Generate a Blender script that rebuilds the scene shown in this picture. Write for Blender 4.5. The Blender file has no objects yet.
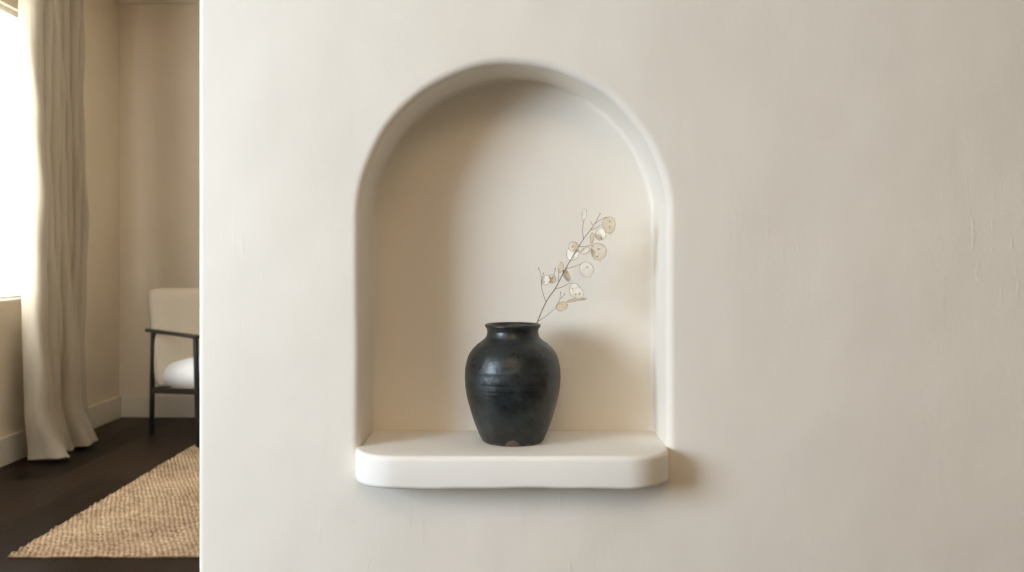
import bpy, bmesh, math, random
from mathutils import Vector, Matrix
random.seed(7)
SC = bpy.context.scene
COL = SC.collection
PI = math.pi
F, CX, HY, EYE = 992.0, 512.0, 255.0, 1.02      # focal length in pixels, principal column, horizon row, eye height


def W(px, py, y):
    """world point at depth y seen at pixel (px, py)"""
    return Vector(((px - CX) * y / F, y, EYE + (HY - py) * y / F))


# ---------------------------------------------------------------- helpers
def mesh_obj(name, bm, mat=None, parent=None, smooth=True, fix=True):
    if fix:
        bmesh.ops.recalc_face_normals(bm, faces=bm.faces[:])
    me = bpy.data.meshes.new(name)
    bm.to_mesh(me)
    bm.free()
    if smooth:
        for p in me.polygons:
            p.use_smooth = True
    o = bpy.data.objects.new(name, me)
    COL.objects.link(o)
    if mat:
        me.materials.append(mat)
    if parent:
        o.parent = parent
    return o


def empty(name, loc, rz=0.0):
    o = bpy.data.objects.new(name, None)
    COL.objects.link(o)
    o.empty_display_size = .1
    o.location = loc
    o.rotation_euler = (0, 0, rz)
    return o


def tag(o, label, cat, group=None, kind=None):
    o['label'] = label
    o['category'] = cat
    if group:
        o['group'] = group
    if kind:
        o['kind'] = kind
    return o


def quad(bm, a, b, c, d):
    return bm.faces.new([bm.verts.new(p) for p in (a, b, c, d)])


def add_box(bm, lo, hi, bevel=0.0, seg=2):
    r = bmesh.ops.create_cube(bm, size=1.0)
    vs = r['verts']
    for v in vs:
        v.co = Vector([lo[i] + (v.co[i] + .5) * (hi[i] - lo[i]) for i in range(3)])
    if bevel:
        es = list({e for v in vs for e in v.link_edges})
        bmesh.ops.bevel(bm, geom=es, offset=bevel, segments=seg, profile=.5, affect='EDGES')


def add_tube(bm, pts, radii, n=8, cap=True, flat=None):
    """sweep an n-gon along pts; radii scalar or list; flat=(w,h) makes an oblong section"""
    pts = [Vector(p) for p in pts]
    if not hasattr(radii, '__len__'):
        radii = [radii] * len(pts)
    rings = []
    ref = None
    for i, p in enumerate(pts):
        d = (pts[min(i + 1, len(pts) - 1)] - pts[max(i - 1, 0)]).normalized()
        if ref is None:
            ref = Vector((0, 0, 1)) if abs(d.z) < .9 else Vector((1, 0, 0))
        u = (ref - d * ref.dot(d)).normalized()
        ref = u
        w = d.cross(u)
        ring = []
        for k in range(n):
            a = 2 * PI * k / n
            ring.append(bm.verts.new(p + (u * math.cos(a) + w * math.sin(a)) * radii[i]))
        rings.append(ring)
    for a, b in zip(rings, rings[1:]):
        for k in range(n):
            bm.faces.new((a[k], a[(k + 1) % n], b[(k + 1) % n], b[k]))
    if cap:
        bm.faces.new(rings[0][::-1])
        bm.faces.new(rings[-1])


def add_bar(bm, p, q, w, h, up=Vector((0, 0, 1)), bevel=.003):
    """rectangular bar from p to q: w across, h along 'up'"""
    p, q = Vector(p), Vector(q)
    d = (q - p).normalized()
    s = d.cross(up).normalized()
    u = s.cross(d).normalized()
    L = (q - p).length
    tmp = bmesh.new()
    add_box(tmp, (-w / 2, 0, -h / 2), (w / 2, L, h / 2), bevel)
    m = Matrix((s, d, u)).transposed().to_4x4()
    m.translation = p
    tmp.transform(m)
    me = bpy.data.meshes.new('tmp')
    tmp.to_mesh(me)
    tmp.free()
    bm.from_mesh(me)
    bpy.data.meshes.remove(me)


def catmull(pts, n=6):
    pts = [Vector(p) for p in pts]
    if len(pts) < 3:
        return pts
    P = [pts[0] * 2 - pts[1]] + pts + [pts[-1] * 2 - pts[-2]]
    out = []
    for i in range(1, len(P) - 2):
        for k in range(n):
            t = k / n
            a, b, c, d = P[i - 1], P[i], P[i + 1], P[i + 2]
            out.append(.5 * ((2 * b) + (c - a) * t + (2 * a - 5 * b + 4 * c - d) * t * t + (3 * b - a - 3 * c + d) * t ** 3))
    out.append(P[-2])
    return out


# ---------------------------------------------------------------- materials
class NT:
    def __init__(self, name):
        self.m = bpy.data.materials.new(name)
        self.m.use_nodes = True
        self.t = self.m.node_tree
        self.bsdf = self.t.nodes['Principled BSDF']
        self.out = self.t.nodes['Material Output']

    def n(self, typ, ins=None, **props):
        nd = self.t.nodes.new(typ)
        for k, v in props.items():
            setattr(nd, k, v)
        for k, v in (ins or {}).items():
            if hasattr(v, 'is_output') or isinstance(v, bpy.types.NodeSocket):
                self.t.links.new(v, nd.inputs[k])
            else:
                nd.inputs[k].default_value = v
        return nd

    def set(self, k, v):
        if isinstance(v, bpy.types.NodeSocket):
            self.t.links.new(v, self.bsdf.inputs[k])
        else:
            self.bsdf.inputs[k].default_value = v

    def coord(self, scale=(1, 1, 1), rot=(0, 0, 0), loc=(0, 0, 0)):
        tc = self.n('ShaderNodeTexCoord')
        mp = self.n('ShaderNodeMapping', {'Vector': tc.outputs['Object'], 'Scale': scale, 'Rotation': rot, 'Location': loc})
        return mp.outputs['Vector']

    def noise(self, vec, scale=5., detail=3., rough=.5, dist=0.):
        return self.n('ShaderNodeTexNoise', {'Vector': vec, 'Scale': scale, 'Detail': detail, 'Roughness': rough, 'Distortion': dist}).outputs['Fac']

    def ramp(self, fac, stops, interp='LINEAR'):
        r = self.n('ShaderNodeValToRGB', {'Fac': fac})
        cr = r.color_ramp
        cr.interpolation = interp
        while len(cr.elements) < len(stops):
            cr.elements.new(.5)
        for e, (p, c) in zip(cr.elements, stops):
            e.position = p
            e.color = c if len(c) == 4 else (*c, 1)
        return r.outputs['Color']

    def math(self, op, a, b=0., c=0.):
        nd = self.t.nodes.new('ShaderNodeMath')
        nd.operation = op
        for i, v in enumerate((a, b, c)):
            if isinstance(v, bpy.types.NodeSocket):
                self.t.links.new(v, nd.inputs[i])
            else:
                nd.inputs[i].default_value = v
        return nd.outputs[0]

    def mix(self, fac, a, b):
        nd = self.n('ShaderNodeMix', data_type='RGBA')
        for idx, v in ((0, fac), (6, a), (7, b)):
            if isinstance(v, bpy.types.NodeSocket):
                self.t.links.new(v, nd.inputs[idx])
            else:
                nd.inputs[idx].default_value = v if idx == 0 or len(v) == 4 else (*v, 1)
        return nd.outputs[2]

    def bump(self, h, strength=.5, dist=.01, normal=None):
        ins = {'Height': h, 'Strength': strength, 'Distance': dist}
        if normal is not None:
            ins['Normal'] = normal
        return self.n('ShaderNodeBump', ins).outputs['Normal']


def plaster(name, c, marks=True, amp=1.0):
    t = NT(name)
    v = t.coord()
    big = t.noise(v, 3.2, 2.)
    mid = t.noise(t.coord((1, 1, .55)), 15., 4., .55)
    fine = t.noise(v, 130., 3., .6)
    lo = tuple(x * .955 for x in c)
    hi = tuple(min(1, x * 1.02) for x in c)
    t.set('Base Color', t.ramp(t.noise(v, 2.1, 4., .6), [(.32, lo), (.68, hi)]))
    t.set('Roughness', .82)
    t.set('Specular IOR Level', .25)
    n1 = t.bump(big, 1.0, .012 * amp)
    n2 = t.bump(mid, 1.0, .0014 * amp, n1)
    n3 = t.bump(fine, 1.0, .00018 * amp, n2)
    if marks:
        # sparse trowel scratches: thresholded, vertically stretched noise
        s = t.noise(t.coord((1, 1, .22), (0, .22, 0), (3.1, 0, 1.7)), 34., 2., .5, 1.6)
        gate = t.ramp(t.noise(t.coord(loc=(5.3, 0, 2.2)), 2.6, 1.), [(.52, (0, 0, 0)), (.66, (1, 1, 1))])
        sc = t.ramp(s, [(.66, (0, 0, 0)), (.72, (1, 1, 1))])
        s2 = t.noise(t.coord((1, 1, .12), (0, .62, 0), (1.4, 0, 4.7)), 22., 1., .4, .5)
        sc2 = t.ramp(s2, [(.70, (0, 0, 0)), (.76, (1, 1, 1))])
        n3 = t.bump(t.math('MULTIPLY', t.math('MAXIMUM', sc, sc2), gate), 1.0, .0003 * amp, n3)
    t.set('Normal', n3)
    return t.m


def simple(name, c, rough=.5, metal=0., var=.06, scale=20., bump=0.):
    t = NT(name)
    v = t.coord()
    f = t.noise(v, scale, 4.)
    t.set('Base Color', t.ramp(f, [(.3, tuple(x * (1 - var) for x in c)), (.7, tuple(min(1, x * (1 + var)) for x in c))]))
    t.set('Roughness', rough)
    t.set('Metallic', metal)
    if bump:
        t.set('Normal', t.bump(f, 1., bump))
    return t.m


WALLC = (.83, .77, .675)
M_plaster = plaster('limewash_plaster', WALLC)
M_room = plaster('painted_wall', (.77, .67, .53), False, .6)
M_tan = plaster('tan_plaster', (.52, .44, .33), False, .6)
M_shelf = plaster('smooth_plaster', (.86, .82, .75), False, .55)
M_ceiling = simple('ceiling_paint', (.78, .72, .62), .9, 0, .02, 3)
M_base = simple('baseboard_paint', (.72, .65, .54), .55, 0, .02, 6)
M_whitepaint = simple('window_paint', (.86, .84, .79), .45, 0, .02, 6)
M_black = simple('black_metal', (.012, .011, .010), .42, .2, .2, 30)
M_blackwood = simple('black_stained_wood', (.016, .012, .009), .45, 0, .3, 25)


def m_floor():
    t = NT('dark_wood_floor')
    tc = t.n('ShaderNodeTexCoord')
    mp = t.n('ShaderNodeMapping', {'Vector': tc.outputs['Object'], 'Rotation': (0, 0, PI / 2)})
    br = t.n('ShaderNodeTexBrick', {'Vector': mp.outputs['Vector'], 'Color1': (0, 0, 0, 1), 'Color2': (1, 1, 1, 1), 'Mortar': (.5, .5, .5, 1),
                                    'Scale': 1., 'Mortar Size': .0022, 'Mortar Smooth': .3, 'Brick Width': 1.9, 'Row Height': .19}, offset=.37)
    grain = t.noise(t.coord((14, .9, 1)), 3., 6., .6, .8)
    tone = t.math('ADD', t.math('MULTIPLY', br.outputs['Color'], .55), t.math('MULTIPLY', grain, .45))
    c = t.ramp(tone, [(.2, (.005, .0031, .002)), (.5, (.0115, .0068, .0042)), (.85, (.038, .0225, .013))])
    c2 = t.mix(br.outputs['Fac'], c, (.006, .004, .003))
    t.set('Base Color', c2)
    t.set('Roughness', t.math('ADD', .26, t.math('MULTIPLY', grain, .2)))
    t.set('Specular IOR Level', .05)
    h = t.math('SUBTRACT', t.math('MULTIPLY', grain, .25), br.outputs['Fac'])
    t.set('Normal', t.bump(h, .6, .0016))
    return t.m


def m_rug():
    t = NT('woven_jute')
    v = t.coord()
    a = t.noise(t.coord((28, 75, 1), (0, 0, .3)), 1., 3., .6)
    b = t.noise(v, 3.5, 3.)
    k = t.math('ADD', t.math('MULTIPLY', a, .75), t.math('MULTIPLY', b, .25))
    t.set('Base Color', t.ramp(k, [(.30, (.085, .050, .026)), (.44, (.21, .135, .078)), (.58, (.345, .24, .148)), (.8, (.49, .365, .24))]))
    t.set('Roughness', .95)
    t.set('Specular IOR Level', .1)
    t.set('Normal', t.bump(t.noise(t.coord((60, 200, 60)), 1., 3., .6), .8, .0025))
    return t.m


def m_cloth(name, c, trans=.0, lo=.88, wr=.0006):
    t = NT(name)
    v = t.coord()
    slub = t.noise(t.coord((120, 120, 5)), 1., 3., .6)
    col = t.ramp(slub, [(.3, tuple(x * lo for x in c)), (.7, tuple(min(1, x * 1.04) for x in c))])
    t.set('Base Color', col)
    t.set('Roughness', .92)
    t.set('Specular IOR Level', .12)
    t.set('Sheen Weight', .15)
    nrm = t.bump(t.noise(v, 240., 2.), .7, wr)
    t.set('Normal', nrm)
    if trans:
        tr = t.n('ShaderNodeBsdfTranslucent', {'Color': col, 'Normal': nrm})
        mx = t.n('ShaderNodeMixShader', {'Fac': trans, 1: t.bsdf.outputs[0], 2: tr.outputs[0]})
        t.t.links.new(mx.outputs[0], t.out.inputs[0])
    return t.m


def m_glass():
    t = NT('window_glass')
    tr = t.n('ShaderNodeBsdfTransparent', {'Color': (.97, .985, .98, 1)})
    gl = t.n('ShaderNodeBsdfGlossy', {'Roughness': .01})
    fr = t.math('ADD', .03, t.math('MULTIPLY', t.math('POWER', t.n('ShaderNodeLayerWeight', {'Blend': .5}).outputs['Facing'], 4.), .25))
    wob = t.math('MULTIPLY', fr, t.math('ADD', .9, t.math('MULTIPLY', t.noise(t.coord(), 2.), .2)))
    mx = t.n('ShaderNodeMixShader', {'Fac': wob, 1: tr.outputs[0], 2: gl.outputs[0]})
    t.t.links.new(mx.outputs[0], t.out.inputs[0])
    return t.m


def m_vase(rim=False):
    t = NT('rim_glaze' if rim else 'charcoal_glaze')
    v = t.coord()
    mott = t.noise(v, 34., 6., .75)
    big = t.noise(t.coord((1, 1, .8), loc=(.3, .1, .8)), 11., 3., .55)
    base = t.ramp(mott, [(.30, (.0065, .008, .0075)), (.52, (.0165, .0215, .0215)), (.75, (.040, .050, .051))])
    rust = t.ramp(big, [(.56, (0, 0, 0)), (.74, (1, 1, 1))])
    c = t.mix(t.math('MULTIPLY', rust, .6), base, (.036, .022, .013))
    if rim:
        c = t.mix(t.ramp(mott, [(.45, (0, 0, 0)), (.7, (1, 1, 1))]), c, (.050, .034, .022))
    else:
        # bare clay patch at the foot and a thin worn line along the bottom edge
        geo = t.n('ShaderNodeTexCoord').outputs['Object']
        sp = t.n('ShaderNodeSeparateXYZ', {'Vector': geo})
        X, Y, Z = sp.outputs
        nz = t.noise(v, 90., 3.)
        dx = t.math('DIVIDE', X, .0125)
        dz = t.math('DIVIDE', Z, .0125)
        rr = t.math('ADD', t.math('MULTIPLY', dx, dx), t.math('MULTIPLY', dz, dz))
        rr = t.math('ADD', rr, t.math('MULTIPLY', t.math('SUBTRACT', nz, .5), 1.1))
        front = t.math('LESS_THAN', Y, 0.)
        patch = t.math('MULTIPLY', t.ramp(rr, [(.75, (1, 1, 1)), (1.0, (0, 0, 0))]), front)
        c = t.mix(patch, c, (.13, .088, .068))
        foot = t.math('MULTIPLY', t.math('LESS_THAN', Z, .0032), t.math('GREATER_THAN', nz, .50))
        c = t.mix(foot, c, (.14, .095, .065))
        chips = t.n('ShaderNodeTexVoronoi', {'Vector': v, 'Scale': 55., 'Randomness': 1.}).outputs['Distance']
        pit = t.ramp(chips, [(.08, (1, 1, 1)), (.15, (0, 0, 0))])
        sel = t.math('GREATER_THAN', t.noise(t.coord(loc=(2, 3, 1)), 30., 1.), .56)
        pit = t.math('MULTIPLY', pit, sel)
    t.set('Base Color', c)
    t.set('Roughness', t.ramp(mott, [(.3, (.25, .25, .25)), (.7, (.43, .43, .43))]))
    t.set('Specular IOR Level', .48)
    rings = t.n('ShaderNodeTexNoise', {'Vector': t.coord((4, 4, 150)), 'Scale': 1., 'Detail': 3.}).outputs['Fac']
    nr = t.bump(rings, .45, .0010)
    nr = t.bump(t.noise(v, 120., 4., .6), .6, .0009, nr)
    nr = t.bump(t.noise(v, 30., 2.), .6, .0022, nr)
    if not rim:
        nr = t.bump(pit, -1.0, .0016, nr)
    t.set('Normal', nr)
    return t.m


def m_pod(name, c, alpha):
    t = NT(name)
    v = t.coord()
    f = t.noise(v, 170., 4., .6)
    col = t.ramp(f, [(.3, tuple(x * .86 for x in c)), (.7, c)])
    t.set('Base Color', col)
    t.set('Roughness', .38)
    t.set('Normal', t.bump(f, .6, .0008))
    tl = t.n('ShaderNodeBsdfTranslucent', {'Color': col})
    m1 = t.n('ShaderNodeMixShader', {'Fac': .08, 1: t.bsdf.outputs[0], 2: tl.outputs[0]})
    tp = t.n('ShaderNodeBsdfTransparent')
    m2 = t.n('ShaderNodeMixShader', {'Fac': t.math('ADD', alpha - .1, t.math('MULTIPLY', f, .2)), 1: tp.outputs[0], 2: m1.outputs[0]})
    t.t.links.new(m2.outputs[0], t.out.inputs[0])
    return t.m


M_floor, M_rug, M_glass = m_floor(), m_rug(), m_glass()
M_curtain = m_cloth('linen_curtain', (.48, .41, .315), .07)
M_backrest = m_cloth('oatmeal_fabric', (.51, .43, .325), 0, .97)
M_cushion = m_cloth('white_fabric', (.56, .54, .515), 0, .98)
M_vase, M_rim = m_vase(), m_vase(True)
M_pod_w = m_pod('pearly_pod_skin', (.95, .87, .73), .46)
M_pod_t = m_pod('tan_pod_skin', (.78, .64, .44), .64)
M_stem = simple('dry_stem', (.23, .17, .11), .8, 0, .25, 300)
M_podrim = simple('dry_pod_edge', (.36, .26, .15), .8, 0, .2, 300)
M_seed = simple('brown_seed', (.24, .16, .09), .7, 0, .3, 300)

# ---------------------------------------------------------------- the room shell
XL, XR, YN, YF, H = -2.47, 2.6, -2.6, 6.24, 2.6
T = .14
WY, WB = 1.6, 1.94                     # faces of the niche wall
WIN = [(3.1, 5.15, .79, 2.245), (-1.5, .55, .60, 2.40)]   # y0, y1, z0, z1

bm = bmesh.new()
add_box(bm, (XL - T, YN - T, -.12), (XR + T, YF + T, 0))
tag(mesh_obj('floor', bm, M_floor, smooth=False), 'dark brown wooden plank floor of the room', 'floor', kind='structure')
bm = bmesh.new()
add_box(bm, (XL - T, YN - T, H), (XR + T, YF + T, H + .12))
tag(mesh_obj('ceiling', bm, M_ceiling, smooth=False), 'plain warm white ceiling above the room', 'ceiling', kind='structure')


def wall_left():
    bm = bmesh.new()
    ys = sorted({YN, YF} | {w[0] for w in WIN} | {w[1] for w in WIN})
    zs = sorted({0., H} | {w[2] for w in WIN} | {w[3] for w in WIN})

    def hole(y, z):
        return any(w[0] < y < w[1] and w[2] < z < w[3] for w in WIN)
    for i in range(len(ys) - 1):
        for j in range(len(zs) - 1):
            if hole((ys[i] + ys[i + 1]) / 2, (zs[j] + zs[j + 1]) / 2):
                continue
            for x in (XL, XL - T):
                quad(bm, (x, ys[i], zs[j]), (x, ys[i + 1], zs[j]), (x, ys[i + 1], zs[j + 1]), (x, ys[i], zs[j + 1]))
    for y0, y1, z0, z1 in WIN:
        c = [(y0, z0), (y1, z0), (y1, z1), (y0, z1)]
        for k in range(4):
            a, b = c[k], c[(k + 1) % 4]
            quad(bm, (XL, *a), (XL, *b), (XL - T, *b), (XL - T, *a))
    c = [(YN, 0), (YF, 0), (YF, H), (YN, H)]
    for k in range(4):
        a, b = c[k], c[(k + 1) % 4]
        quad(bm, (XL, *a), (XL, *b), (XL - T, *b), (XL - T, *a))
    bmesh.ops.remove_doubles(bm, verts=bm.verts[:], dist=1e-5)
    return mesh_obj('wall_left', bm, M_room, smooth=False)


tag(wall_left(), 'beige plaster wall with the curtained window, at the left edge', 'wall', kind='structure')
bm = bmesh.new()
add_box(bm, (XL, YF, 0), (XR, YF + T, H))
tag(mesh_obj('wall_back', bm, M_room, smooth=False), 'beige back wall behind the armchair', 'wall', kind='structure')
bm = bmesh.new()
add_box(bm, (XR, YN, 0), (XR + T, YF, H))
tag(mesh_obj('wall_right', bm, M_tan, smooth=False), 'tan plaster wall at the far right of the room', 'wall', kind='structure')
bm = bmesh.new()
add_box(bm, (XL, YN - T, 0), (XR, YN, H))
tag(mesh_obj('wall_rear', bm, M_tan, smooth=False), 'tan plaster wall facing the niche', 'wall', kind='structure')

# the wall with the arched niche
A, SPR, ZB, NB = .247, 1.0816, .688, 1.75
NX = .0025                                # niche centre


def niche_wall():
    bm = bmesh.new()
    NV, NA, NBt = 16, 72, 16
    base = []                              # (kind, param)
    for i in range(NV):
        base.append(('L', i / NV))
    for i in range(NA + 1):
        base.append(('A', i / NA))
    for i in range(1, NV + 1):
        base.append(('R', i / NV))
    for i in range(1, NBt):
        base.append(('B', i / NBt))

    def wob(i):                            # hand-formed unevenness of the opening
        s = i / len(base) * 2 * PI
        return .0004 * math.sin(3 * s + .6) + .0005 * math.sin(7 * s + 2.) + .0003 * math.sin(13 * s)

    def P(i, o):
        k, t = base[i]
        w = A + o
        if k == 'L':
            return NX - w, ZB - o + (SPR - ZB + o) * t
        if k == 'A':
            a = PI - PI * t
            return NX + w * math.cos(a), SPR + w * math.sin(a)
        if k == 'R':
            return NX + w, SPR + (ZB - o - SPR) * t
        return NX + w - 2 * w * t, ZB - o
    n = len(base)

    def ring(o, y, wb=1.):
        out = []
        for i in range(n):
            x, z = P(i, o + wob(i) * wb)
            out.append(bm.verts.new((x, y, z)))
        return out

    def bridge(a, b):
        for i in range(n):
            j = (i + 1) % n
            bm.faces.new((a[i], a[j], b[j], b[i]))
    rf, rb = .0135, .007
    rings = [ring(-.05, NB, 0), ring(-rb - .004, NB, .5)]
    for k in range(5):
        th = PI / 2 * k / 4
        rings.append(ring(-rb + rb * math.sin(th), NB - rb + rb * math.cos(th), .7))
    rings.append(ring(0, NB - .02, .9))
    rings.append(ring(0, (WY + NB) / 2))
    rings.append(ring(0, WY + rf + .004))
    for k in range(9):
        th = PI / 2 * k / 8
        rings.append(ring(rf * (1 - math.cos(th)), WY + rf * (1 - math.sin(th))))
    rings.append(ring(rf + .004, WY))
    rings.append(ring(rf + .03, WY))
    for a, b in zip(rings, rings[1:]):
        bridge(a, b)
    bm.faces.new(rings[0])
    # flat face out to the rectangle
    XE, re = -.5065, .010
    x0, x1, z0, z1 = XE + re, XR, 0., H
    cx, cz = NX, 1.0
    pts = []
    for v in rings[-1]:
        dx, dz = v.co.x - cx, v.co.z - cz
        s = 1e9
        if dx > 1e-9: s = min(s, (x1 - cx) / dx)
        if dx < -1e-9: s = min(s, (x0 - cx) / dx)
        if dz > 1e-9: s = min(s, (z1 - cz) / dz)
        if dz < -1e-9: s = min(s, (z0 - cz) / dz)
        pts.append([cx + dx * s, cz + dz * s])
    for cxx, czz in ((x0, z0), (x0, z1), (x1, z0), (x1, z1)):
        k = min(range(n), key=lambda i: (pts[i][0] - cxx) ** 2 + (pts[i][1] - czz) ** 2)
        pts[k] = [cxx, czz]
    outer = [bm.verts.new((p[0], WY, p[1])) for p in pts]
    bridge(rings[-1], outer)
    # rounded left end, end face, back face
    left = sorted([v for v in outer if abs(v.co.x - x0) < 1e-6], key=lambda v: v.co.z)
    prof = []
    for k in range(1, 7):
        th = PI / 2 * k / 6
        prof.append((XE + re - re * math.sin(th), WY + re - re * math.cos(th)))
    prof.append((XE, WY + re + .004))
    prof.append((XE, WB - re))
    for k in range(1, 7):
        th = PI / 2 * k / 6
        prof.append((XE + re - re * math.cos(th), WB - re + re * math.sin(th)))
    prof.append((XE + re + .01, WB))
    prof.append((XR, WB))
    cur = left
    for px, py in prof:
        nxt = [bm.verts.new((px, py, v.co.z)) for v in left]
        for i in range(len(left) - 1):
            bm.faces.new((cur[i], cur[i + 1], nxt[i + 1], nxt[i]))
        cur = nxt
    return mesh_obj('wall_middle', bm, M_plaster)


tag(niche_wall(), 'cream limewashed plaster wall with an arched niche cut into it', 'wall', kind='structure')


def niche_shelf():
    bm = bmesh.new()
    hw, yb, yf, rc, zt, zb = .2510, 1.6125, 1.5255, .072, .710, .6590
    rt, rbm = .0085, .007

    def outline(o, zmul):
        pts = []

        def add(x, y, nx, ny):
            # the rounding tightens towards the wall
            k = min(1., max(0., (yb - y) / .05))
            oo = o * (.25 + .75 * k)
            pts.append((x - nx * oo, y - ny * oo))
        for t in (0, .5, 1):
            add(-hw, yb + (yf + rc - yb) * t, -1, 0)
        for i in range(1, 15):
            a = PI + PI / 2 * i / 14
            add(-hw + rc + rc * math.cos(a), yf + rc + rc * math.sin(a), math.cos(a), math.sin(a))
        for i in range(1, 16):
            add(-hw + rc + (2 * hw - 2 * rc) * i / 16, yf, 0, -1)
        for i in range(0, 15):
            a = 1.5 * PI + PI / 2 * i / 14
            add(hw - rc + rc * math.cos(a), yf + rc + rc * math.sin(a), math.cos(a), math.sin(a))
        for t in (.5, 0):
            add(hw, yb + (yf + rc - yb) * t, 1, 0)
        return pts
    rings = []

    def ring(o, z):
        out = []
        for x, y in outline(o, 1):
            w = .0008 * math.sin(23 * x + 1) + .0005 * math.sin(61 * x)
            k = min(1., max(0., (yb - y) / .05))
            zz = z
            if z > .69:
                zz = zt - (zt - z) * (.3 + .7 * k)
            elif z < .68:
                zz = z + w
            out.append(bm.verts.new((x, y, zz)))
        rings.append(out)
    ring(rt + .004, zt)
    for k in range(6):
        th = PI / 2 * k / 5
        ring(rt * (1 - math.sin(th)), zt - rt * (1 - math.cos(th)))
    ring(0, (zt + zb) / 2 + .004)
    for k in range(6):
        th = PI / 2 * k / 5
        ring(rbm * (1 - math.cos(th)), zb + rbm * (1 - math.sin(th)))
    ring(rbm + .004, zb)
    n = len(rings[0])
    for a, b in zip(rings, rings[1:]):
        for i in range(n - 1):
            bm.faces.new((a[i], a[i + 1], b[i + 1], b[i]))
    bm.faces.new(rings[0])
    bm.faces.new(rings[-1])
    # back of the ledge
    bk = [r[0] for r in rings] + [r[-1] for r in rings][::-1]
    bm.faces.new(bk)
    # the ledge runs on into the niche as its floor
    add_box(bm, (-A + NX + .0005, yb, ZB + .001), (A + NX - .0005, NB - .001, zt))
    o = mesh_obj('plaster_shelf', bm, M_shelf)
    o.location = (NX, 0, 0)
    return o


sh = niche_shelf()
sh.location = (0, 0, 0)
tag(sh, 'thick white plaster ledge with rounded front corners under the black vase', 'shelf')
sh.data.polygons.foreach_set('use_smooth', [abs(p.normal.z) < .999 or p.area < .002 for p in sh.data.polygons])


# baseboards
def board(name, p, q, label):
    bm = bmesh.new()
    p, q = Vector(p), Vector(q)
    lo = [min(p[i], q[i]) for i in range(3)]
    hi = [max(p[i], q[i]) for i in range(3)]
    add_box(bm, lo, hi, .004, 2)
    tag(mesh_obj(name, bm, M_base, smooth=False), label, 'baseboard', kind='structure')


board('baseboard_left', (XL, YN, 0), (XL + .018, YF, .138), 'beige painted baseboard along the window wall behind the curtain')
board('baseboard_back', (XL + .018, YF - .018, 0), (XR, YF, .138), 'beige painted baseboard along the back wall behind the armchair')
board('baseboard_rear', (XL + .018, YN, 0), (XR, YN + .018, .138), 'beige painted baseboard along the wall facing the niche')

# windows
for i, (y0, y1, z0, z1) in enumerate(WIN):
    xw = (-.055, -.11)[i]
    e = empty('window_%d' % (i + 1), (XL + xw, (y0 + y1) / 2, z0))
    tag(e, ['bright blown out window beside the linen curtain at the left edge', 'large single pane window lighting the niche wall'][i], 'window', kind='structure')
    w, h = (y1 - y0) / 2, z1 - z0
    fw = .028
    bm = bmesh.new()
    add_box(bm, (-.025, -w, 0), (.025, w, fw), .004)
    add_box(bm, (-.025, -w, h - fw), (.025, w, h), .004)
    add_box(bm, (-.025, -w, fw), (.025, -w + fw, h - fw), .004)
    add_box(bm, (-.025, w - fw, fw), (.025, w, h - fw), .004)
    mesh_obj('window_frame', bm, M_whitepaint, e, smooth=False)
    bm = bmesh.new()
    add_box(bm, (-.003, -w + fw, fw), (.003, w - fw, h - fw))
    mesh_obj('pane', bm, M_glass, e, smooth=False)
    bm = bmesh.new()
    add_box(bm, (.026, -w, -.0005), (-xw - .001, w, .012), .004)
    mesh_obj('window_sill', bm, M_whitepaint, e, smooth=False)

# ---------------------------------------------------------------- vase
VY = 1.65
VX = (512.7 - CX) / (F / VY)
S = F / VY
prof_px = [(0, 441.4), (26.6, 441.4), (28.6, 441.0), (30.0, 440.0), (31.4, 438.0), (34.4, 431.5), (38.6, 420.6), (43.0, 406.5), (45.4, 397.5), (46.6, 391.5),
           (47.5, 384.0), (47.95, 376.5), (47.7, 370.5), (47.1, 365.2), (44.8, 356.4), (41.0, 349.9), (35.8, 344.4),
           (30.3, 340.2), (27.2, 337.2), (25.9, 334.0), (25.5, 331.2)]
top_px = [(25.5, 331.2), (26.0, 328.6), (27.3, 327.0), (27.95, 325.6), (27.6, 324.3), (26.4, 323.7), (25.0, 324.3), (24.1, 326.0), (23.6, 329.0), (23.5, 331.2)]
ZV = .710
Z0 = EYE + (HY - 441.4) / S


def to_rz(l):
    return [(r / S, EYE + (HY - y) / S - Z0) for r, y in l]


def lathe(bm, rz, n=96, closed_bottom=True, wob=.0):
    rings = []
    for r, z in rz:
        if r < 1e-6:
            rings.append([bm.verts.new((0, 0, z))])
            continue
        ring = []
        for k in range(n):
            a = 2 * PI * k / n
            rr = r * (1 + wob * (math.sin(2 * a + 40 * z) * .5 + .5 * math.sin(3 * a - 25 * z)))
            ring.append(bm.verts.new((rr * math.cos(a), rr * math.sin(a), z)))
        rings.append(ring)
    for a, b in zip(rings, rings[1:]):
        if len(a) == 1 and len(b) > 1:
            for k in range(n): bm.faces.new((a[0], b[(k + 1) % n], b[k]))
        elif len(b) == 1 and len(a) > 1:
            for k in range(n): bm.faces.new((a[k], a[(k + 1) % n], b[0]))
        else:
            for k in range(n): bm.faces.new((a[k], a[(k + 1) % n], b[(k + 1) % n], b[k]))


rz = to_rz(prof_px)
body = [rz[0], rz[1]] + [tuple(p)[:2] for p in catmull([(r, z, 0) for r, z in rz[1:]], 6)][1:]
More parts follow.
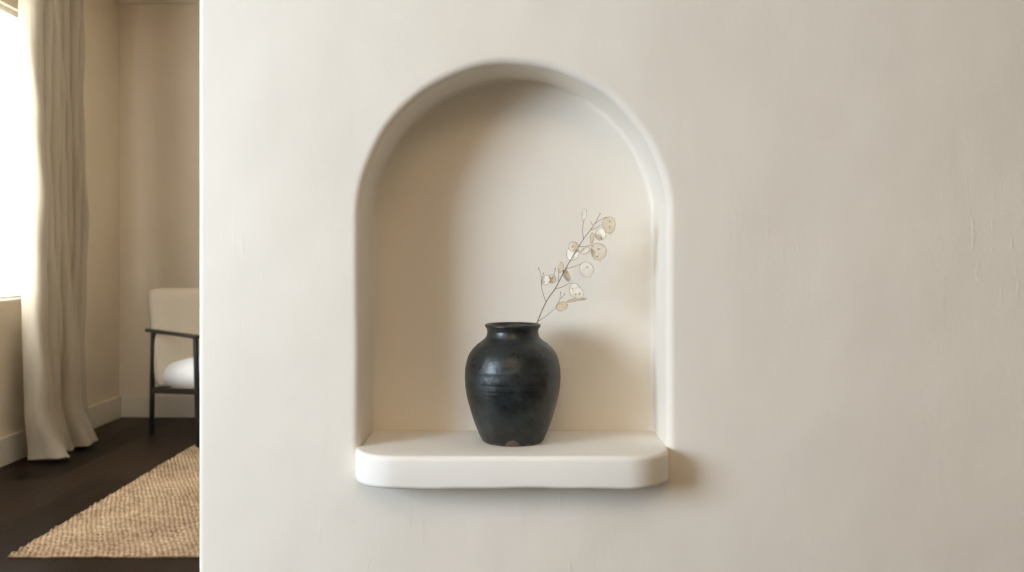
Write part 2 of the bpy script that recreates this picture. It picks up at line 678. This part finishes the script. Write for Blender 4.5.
# refine between z .07 and .13 so the ridges have enough rings
fine = []
for (r0, z0), (r1, z1) in zip(body, body[1:]):
    m = max(1, int(abs(z1 - z0) / .0009)) if .07 < z0 < .13 else 1
    for k in range(m):
        t = k / m
        fine.append((r0 + (r1 - r0) * t, z0 + (z1 - z0) * t))
fine.append(body[-1])
outl = []
for r, z in fine:
    b = 0
    for zc, a, w in ((.0935, .00026, .0022), (.0865, .00022, .0020), (.1005, -.0002, .002), (.079, .00012, .002), (.1215, .0003, .003)):
        b += a * math.exp(-((z - zc) / w) ** 2)
    outl.append((r + b, z))
inner = [(max(0.0, r - .0042), max(.006, z)) for r, z in outl if z > .006][::-1]
vase = None
bm = bmesh.new()
inner[0] = (23.5 / S, inner[0][1])
lathe(bm, outl, wob=.004)
lathe(bm, inner + [(0, .006)], wob=.004)
vase = mesh_obj('ceramic_vase', bm, M_vase)
vase.location = (VX, VY, ZV)
tag(vase, 'black glazed stoneware vase standing on the ledge of the arched niche', 'vase')
bm = bmesh.new()
lathe(bm, to_rz(top_px), wob=.004)
mesh_obj('rim', bm, M_rim, vase)
for p in vase.data.polygons:
    p.use_smooth = True

# ---------------------------------------------------------------- dried honesty branch
BY = 1.652
br = empty('dried_honesty_branch', W(537, 325, BY))
tag(br, 'dried branch of papery round seed pods leaning out of the black vase', 'branch')
BASE = br.location.copy()


def B(px, py, dy=0.):
    return W(px, py, BY + dy) - BASE


stem = [(522, 352, 0.004), (530, 337.5, .001), (533.4, 331, 0), (536.0, 325.3, 0), (545.9, 302.2, 0), (555.5, 288.2, .001), (562.4, 274.7, .001), (570.4, 260.3, .002), (575.3, 252, .002),
        (583.3, 239.4, .003), (589.4, 231.2, .004), (595.5, 222.6, .004), (600.4, 213, .005)]
bm = bmesh.new()
pts = catmull([B(*p) for p in stem], 5)
add_tube(bm, pts, [.00105 - .00062 * i / (len(pts) - 1) for i in range(len(pts))], 8)
mesh_obj('stem', bm, M_stem, br)
twigs = [
    [(545.9, 302.2, 0), (542.4, 291, -.002), (541.4, 284, -.004), (540.8, 274, -.005), (538.7, 268.6, -.006)],
    [(541.6, 285, -.004), (542.2, 277.5, -.005), (543.3, 273.6, -.006)],
    [(537.6, 321.6, 0), (544, 317.6, -.003), (549.2, 313.6, -.005), (555.8, 307.5, -.007), (559.5, 300, -.008), (560.8, 292.8, -.009)],
    [(560.4, 299, -.008), (562.5, 297, -.009), (564.4, 294.3, -.009)],
    [(555.2, 289, .001), (562, 287, -.002), (568, 284, -.004), (573, 283.2, -.006), (577.5, 284.8, -.008)],
    [(558.2, 281.5, .001), (558.6, 275, -.001), (559.2, 269, -.003)],
    [(565.6, 269, .001), (572, 267.3, -.003), (578, 265, -.005), (581.5, 263.8, -.006)],
    [(579.5, 246.6, .002), (584, 246.4, -.002), (590.5, 245.4, -.005), (593.5, 246.5, -.006)],
    [(583.4, 239, .003), (582.6, 231, .001), (583.2, 224, 0), (583.8, 219.6, 0)],
    [(595.0, 223.6, .004), (600, 220.2, .001), (604.6, 217.6, -.001), (608, 217.2, -.002)],
    [(590.2, 230.2, .004), (596, 227.8, .007), (601, 224.6, .009)],
    [(592.8, 225.2, .004), (591.6, 223, .003), (590.4, 221.3, .002)],
    [(551.5, 281, -.004), (553.6, 275, -.005), (555.2, 268.8, -.006)],
    [(545.5, 303, 0), (549, 292, -.002), (551.5, 281, -.004)],
]
for tw in twigs[:-1]:
    bm = bmesh.new()
    p = catmull([B(*q) for q in tw], 5)
    add_tube(bm, p, [.00048 - .00018 * i / (len(p) - 1) for i in range(len(p))], 6)
    mesh_obj('twig', bm, M_stem, br)


def pod(px, py, rx, ry, dy, tilt=0., mat=None, seeds=(), yaw=None, rim=True, tail=True, pointed=0.):
    """round papery disc of radius ry turned edge-on until it looks rx wide; tilt rolls it in the picture plane"""
    R = ry / (F / BY)
    ratio = min(1., rx / ry)
    ya = math.acos(max(.12, ratio)) * (-1 if yaw is None else -yaw)
    M = Matrix.Translation(B(px, py, dy)) @ Matrix.Rotation(tilt, 4, 'Y') @ Matrix.Rotation(ya, 4, 'Z')
    rad = lambda a: R * (1 + .03 * math.sin(3 * a + px) - pointed * abs(math.cos(a)) ** 1.5)
    bm = bmesh.new()
    n = 28
    for side in (1, -1):
        c = bm.verts.new((0, side * R * .07, 0))
        prev = [c] * n
        for f, d in ((.35, .06), (.7, .045), (.93, .02), (1., 0.004)):
            cur = []
            for k in range(n):
                a = 2 * PI * k / n
                r = rad(a) * f
                cur.append(bm.verts.new((r * math.cos(a), side * R * d + .05 * R * math.sin(2 * a + py) * f * f, r * math.sin(a))))
            for k in range(n):
                j = (k + 1) % n
                if prev[k] is c:
                    bm.faces.new((c, cur[k], cur[j]))
                else:
                    bm.faces.new((prev[k], prev[j], cur[j], cur[k]))
            prev = cur
    p = mesh_obj('seed_pod', bm, mat or M_pod_w, br)
    p.matrix_local = M
    if rim:
        bm = bmesh.new()
        loop = []
        for k in range(33):
            a = 2 * PI * k / 32
            r = rad(a)
            loop.append((r * math.cos(a), .05 * R * math.sin(2 * a + py), r * math.sin(a)))
        add_tube(bm, loop, .0004, 5, False)
        if tail:
            add_tube(bm, [(0, 0, -R), (R * .03, 0, -R * 1.12), (0, 0, -R * 1.3)], [.0003, .00024, .00014], 5)
        mesh_obj('pod_edge', bm, M_podrim, p)
    for sx, sz in seeds:
        bm = bmesh.new()
        bmesh.ops.create_uvsphere(bm, u_segments=10, v_segments=6, radius=.0014,
                                  matrix=Matrix.Translation((sx * R, -.09 * R, sz * R)) @ Matrix.Diagonal((1, .35, .85, 1)))
        mesh_obj('seed', bm, M_seed, p)
    return p


T_ = M_pod_t
pod(609, 225, 6.0, 8.2, -.003, -.1, T_, [(.2, .42), (.1, -.2)])
pod(600.5, 234, 5.0, 6.2, .009, .15, None, [(.3, -.62)])
pod(598.6, 251.6, 7.3, 8.4, -.007, -.15, T_, [(.1, .3), (-.25, -.55)])
pod(592, 238.5, 1.5, 5.8, .004, .12, T_, (), 1, True, False)
pod(585.5, 250.8, 2.6, 5.4, -.003, .95, None, (), 1, True, False)
pod(573.4, 246.4, 4.6, 4.9, -.004, .1, T_, [(-.2, -.1)])
pod(572.6, 253.2, 6.0, 7.2, .006, .25, None, [(.35, .05)])
pod(584, 214.5, 2.0, 6.0, 0, .08, None, [(-.3, -.1)], 1, True, False)
pod(586.6, 269.6, 6.6, 7.7, -.006, -.45, None, [(.25, .3)])
pod(561, 267.3, 2.2, 5.6, -.003, .2, T_, (), 1, True, False)
pod(566.6, 275.6, 2.6, 6.2, .004, -.45, T_, (), 1, True, False)
pod(574.8, 290.3, 5.6, 6.8, -.006, -.1, None, [(-.3, .3)])
pod(578.4, 293.2, 5.0, 5.6, -.010, -.2, None, [(.2, -.1), (-.5, -.1)])
pod(561.8, 306.3, 4.2, 6.0, -.009, 1.15, T_, (), 1, True, False)
pod(576.5, 299.8, 1.6, 9.8, -.011, 1.42, T_, (), 1, True, False, .25)
pod(546.2, 279.8, 3.6, 4.8, -.006, .25, None, [(-.3, -.5)])
pod(551.8, 278.8, 3.9, 4.3, -.008, -.2, T_, [(-.3, .1), (.3, .3)])
for px, py, dy in ((543.3, 273.4, -.006), (538.7, 268.4, -.006), (564.5, 294.1, -.009), (560.8, 292.6, -.009), (555.2, 268.6, -.006)):
    bm = bmesh.new()
    bmesh.ops.create_uvsphere(bm, u_segments=8, v_segments=6, radius=.0011, matrix=Matrix.Translation(B(px, py, dy)) @ Matrix.Diagonal((.8, .8, 1.3, 1)))
    mesh_obj('bud', bm, M_stem, br)

# ---------------------------------------------------------------- rug
RX0, RX1, RY0, RY1 = -1.695, .75, 3.335, 5.62


def rug():
    bm = bmesh.new()
    pitch = .056
    nx, ny = 680, 330
    grid = []
    for j in range(ny + 1):
        y = RY0 + (RY1 - RY0) * j / ny
        row = []
        rowi = math.floor((y - RY0) / pitch)
        for i in range(nx + 1):
            # finer columns where the rug shows
            t = i / nx
            x = RX0 + (RX1 - RX0) * t ** 1.6
            edge = .002 * math.sin(y * 37) + .0015 * math.sin(y * 91 + 1)
            h = .004 + .0095 * abs(math.sin(PI * (y - RY0) / pitch)) ** .7 * (.66 + .34 * math.sin(2 * PI * (x / .0185 + (y - RY0) / pitch * 1.25 + .25 * math.sin(9 * y + 5 * x))))
            if i == 0 or i == nx or j == 0 or j == ny:
                h = .007
            xx = x + edge * (1 - t)
            yy = y + (.003 * math.sin(x * 21) + .002 * math.sin(x * 57)) * (1 - j / ny)
            row.append(bm.verts.new((xx, yy, h)))
        grid.append(row)
    for j in range(ny):
        for i in range(nx):
            bm.faces.new((grid[j][i], grid[j][i + 1], grid[j + 1][i + 1], grid[j + 1][i]))
    edge = [grid[0][i] for i in range(nx + 1)] + [grid[j][nx] for j in range(1, ny + 1)] + [grid[ny][i] for i in range(nx - 1, -1, -1)] + [grid[j][0] for j in range(ny - 1, 0, -1)]
    low = [bm.verts.new((v.co.x, v.co.y, 0.0003)) for v in edge]
    for i in range(len(edge)):
        j = (i + 1) % len(edge)
        bm.faces.new((edge[i], edge[j], low[j], low[i]))
    bm.faces.new(low)
    return mesh_obj('jute_rug', bm, M_rug)


tag(rug(), 'woven natural jute rug lying on the dark wooden floor', 'rug')

# ---------------------------------------------------------------- curtain
ZROD = 2.46


def lerp(a, b, t):
    return a + (b - a) * t


def keyed(z, keys):
    for (z0, v0), (z1, v1) in zip(keys, keys[1:]):
        if z <= z1:
            t = max(0, (z - z0) / (z1 - z0))
            t = t * t * (3 - 2 * t)
            return v0 + (v1 - v0) * t
    return keys[-1][1]


def curtain():
    bm = bmesh.new()
    nu, nz = 260, 100
    ks = [(0.0, 4.86), (.25, 4.85), (.6, 4.84), (1.0, 4.84), (2.44, 4.83)]
    ke = [(0.0, 5.46), (.25, 5.43), (.7, 5.43), (1.3, 5.46), (2.44, 5.46)]
    kx = [(0.0, -2.375), (.3, -2.385), (.9, -2.395), (2.44, -2.405)]
    btop = [0, .18, .27, .38, .50, .61, .74, .87, 1.0]
    bbot = [0, .22, .27, .47, .53, .76, .82, .92, 1.0]
    rows = []
    for j in range(nz + 1):
        z = .006 + (ZROD - .035 - .006) * (j / nz) ** 1.25
        k = max(0., min(1., 1 - z / 1.7))
        k = k * k * (3 - 2 * k)
        bd = [lerp(t, q, k) + (.008 * math.sin(2.1 * z + 2 * n) if 0 < n < 8 else 0) for n, (t, q) in enumerate(zip(btop, bbot))]
        hem = max(0., 1 - z / .26)
        row = []
        for i in range(nu + 1):
            u = i / nu
            n = max(q for q in range(8) if u >= bd[q] - 1e-9)
            wd = bd[n + 1] - bd[n]
            s = min(1, max(0, (u - bd[n]) / wd))
            lobe = max(0., math.sin(PI * s)) ** .62
            amp = (.032 + .30 * wd) * (1 + .30 * hem) * (.92 + .16 * math.sin(1.9 * n + 1.4 * z))
            x = keyed(z, kx) + amp * lobe + .05 * hem ** 2 * lobe * (.4 + .6 * math.sin(n * 2.1 + 1.2))
            x += .007 * math.sin(5.1 * z + 9 * u) * lobe + (.004 + .010 * hem) * math.sin(14 * z + 23 * u) * lobe
            y = lerp(keyed(z, ks), keyed(z, ke), u) - .016 * math.sin(2 * PI * s) * (.6 + k)
            y += hem * .012 * math.sin(17 * z + 5 * n)
            zz = z
            if j == 0:
                zz = .003 + .018 * (1 + math.sin(2 * PI * 3.3 * u + .6)) / 2 + .008 * math.sin(2 * PI * 9 * u) ** 2
            row.append(bm.verts.new((max(x, XL + .03), y, zz)))
        rows.append(row)
    for j in range(nz):
        for i in range(nu):
            bm.faces.new((rows[j][i], rows[j][i + 1], rows[j + 1][i + 1], rows[j + 1][i]))
    return mesh_obj('linen_curtain', bm, M_curtain)


cu = curtain()
tag(cu, 'floor length beige linen curtain gathered beside the bright window', 'curtain')
rod = empty('curtain_rod', (XL, 4.3, ZROD))
tag(rod, 'black curtain rod above the window carrying the linen curtain', 'curtain rod')
bm = bmesh.new()
add_tube(bm, [(.10, -1.45, 0), (.10, 1.16, 0)], .011, 12)
mesh_obj('pole', bm, M_black, rod)
for y in (-1.3, 1.02):
    bm = bmesh.new()
    add_bar(bm, (0, y, 0), (.10, y, 0), .014, .014)
    add_box(bm, (0, y - .02, -.03), (.006, y + .02, .03), .001)
    mesh_obj('bracket', bm, M_black, rod)
for k in range(8):
    y = lerp(4.86, 5.40, k / 7) - 4.3
    bm = bmesh.new()
    add_tube(bm, [(.10 + .019 * math.cos(a), y, -.006 + .019 * math.sin(a)) for a in [2 * PI * q / 20 for q in range(21)]], .0022, 6, False)
    mesh_obj('ring', bm, M_black, rod)

# ---------------------------------------------------------------- armchair
P0 = Vector((-2.04, 5.615, 0))                 # foot of the rear leg nearest the camera
fw = Vector((.405, -.44, 0))
L = fw.length
ang = math.atan2(fw.y, fw.x)                   # local +x is forward, local +y is to the chair's far side
ch = empty('armchair', P0, ang)
tag(ch, 'low armchair with beige back, white seat cushion and thin black frame', 'chair')
WD = .60
zr = .0165                                      # height of the rug under the front feet
for s in (0, WD):
    yy = s
    bm = bmesh.new()
    add_bar(bm, (0, yy, 0), (.025, yy, .585), .022, .026, Vector((1, 0, 0)))
    mesh_obj('leg', bm, M_black, ch)
    bm = bmesh.new()
    add_bar(bm, (L, yy, zr), (L - .035, yy, .585), .022, .026, Vector((1, 0, 0)))
    mesh_obj('leg', bm, M_black, ch)
    bm = bmesh.new()
    add_bar(bm, (-.05, yy, .592), (L - .010, yy, .592), .038, .018, bevel=.005)
    mesh_obj('armrest', bm, M_blackwood, ch)
    bm = bmesh.new()
    add_bar(bm, (.012, yy, .255), (L - .02, yy, .305), .020, .030)
    mesh_obj('side_rail', bm, M_black, ch)
bm = bmesh.new()
add_bar(bm, (L - .022, 0, .300), (L - .022, WD, .300), .020, .030)
mesh_obj('front_rail', bm, M_black, ch)
bm = bmesh.new()
add_bar(bm, (.014, 0, .257), (.014, WD, .257), .020, .030)
mesh_obj('rear_rail', bm, M_black, ch)


def soft_box(sx, sy, sz, r, puff=0., seg=10):
    """rounded cushion centred at the origin"""
    bm = bmesh.new()
    bmesh.ops.create_cube(bm, size=2.)
    bmesh.ops.subdivide_edges(bm, edges=bm.edges[:], cuts=seg, use_grid_fill=True)
    h = Vector((sx / 2, sy / 2, sz / 2))
    for v in bm.verts:
        c = v.co.copy()
        p = Vector((c.x * h.x, c.y * h.y, c.z * h.z))
        q = Vector([max(-(h[i] - r), min(h[i] - r, p[i])) for i in range(3)])
        d = p - q
        if d.length > 1e-9:
            p = q + d.normalized() * min(r, d.length if max(abs(d.x), abs(d.y), abs(d.z)) < r * .999 else r)
        bul = (1 - c.x ** 2) * (1 - c.y ** 2)
        p.z += puff * bul * (1 if c.z > 0 else -.3) * abs(c.z)
        v.co = p
    return bm


bm = soft_box(.075, .60, .56, .03, 0)
bm.transform(Matrix.Translation((.012, WD / 2, .552)) @ Matrix.Rotation(-.20, 4, 'Y'))
bk = mesh_obj('backrest', bm, M_backrest, ch)
bk['label'] = 'beige upholstered backrest'
bm = soft_box(.53, .57, .135, .066, .05)
bm.transform(Matrix.Translation((.335, WD / 2, .362)) @ Matrix.Rotation(-.09, 4, 'Y'))
cs = mesh_obj('seat_cushion', bm, M_cushion, ch)
cs['label'] = 'white seat cushion'
bm = soft_box(.50, .56, .024, .01)
bm.transform(Matrix.Translation((.29, WD / 2, .278)) @ Matrix.Rotation(-.09, 4, 'Y'))
mesh_obj('seat_base', bm, M_backrest, ch)

# ---------------------------------------------------------------- light
w = bpy.data.worlds.new('overcast')
SC.world = w
w.use_nodes = True
bg = w.node_tree.nodes['Background']
bg.inputs['Color'].default_value = (.93, .97, 1., 1)
bg.inputs['Strength'].default_value = 3.0

for i, (y0, y1, z0, z1) in enumerate(WIN):       # portals at the window openings
    ld = bpy.data.lights.new('window_portal', 'AREA')
    ld.shape = 'RECTANGLE'
    ld.size, ld.size_y = y1 - y0, z1 - z0
    ld.cycles.is_portal = True
    lo = bpy.data.objects.new('window_portal', ld)
    COL.objects.link(lo)
    lo.location = (XL - T - .02, (y0 + y1) / 2, (z0 + z1) / 2)
    lo.rotation_euler = (Vector((-1, 0, 0))).to_track_quat('Z', 'Y').to_euler()


def area(name, loc, aim, size, power, color, shape='ELLIPSE', size_y=None):
    ld = bpy.data.lights.new(name, 'AREA')
    ld.shape = shape
    ld.size, ld.size_y = size, size_y or size
    ld.energy = power
    ld.color = color
    o = bpy.data.objects.new(name, ld)
    COL.objects.link(o)
    o.location = loc
    o.rotation_euler = (Vector(aim) - Vector(loc)).to_track_quat('-Z', 'Y').to_euler()
    return o


# cool daylight through the two windows of the left wall, and an added warm fill light, without a fixture, under the near ceiling
area('daylight', (-2.7, -.25, 1.40), (-.3, 1.6, .66), 1.25, 98, (.74, .875, 1.065))
area('daylight', (-2.78, 3.75, 1.5), (0, 4.5, 1.15), 1.4, 125, (.95, .97, 1.), 'RECTANGLE', 1.4)
area('warm_fill', (0, -1.2, 2.57), (0, -1.1, 0), 2.0, 34, (1., .71, .42))

# ---------------------------------------------------------------- camera
cam = bpy.data.cameras.new('camera')
co = bpy.data.objects.new('camera', cam)
COL.objects.link(co)
co.location = (0, 0, EYE)
co.rotation_euler = (PI / 2, 0, 0)
cam.sensor_width = 36
cam.lens = F / 1024 * 36
cam.shift_y = -(286 - HY) / 1024
cam.clip_start = .05
cam.dof.use_dof = True
cam.dof.focus_distance = 1.64
cam.dof.aperture_fstop = 7.0
SC.camera = co

SC.view_settings.view_transform = 'Standard'
SC.view_settings.look = 'None'
SC.view_settings.gamma = 1
SC.view_settings.use_curve_mapping = False
SC.view_settings.exposure = 0.0
SC.cycles.max_bounces = 14
SC.cycles.diffuse_bounces = 8
SC.cycles.transparent_max_bounces = 16
SC.cycles.sample_clamp_indirect = 6
SC.cycles.caustics_reflective = False
SC.cycles.caustics_refractive = False
SC.cycles.use_denoising = True
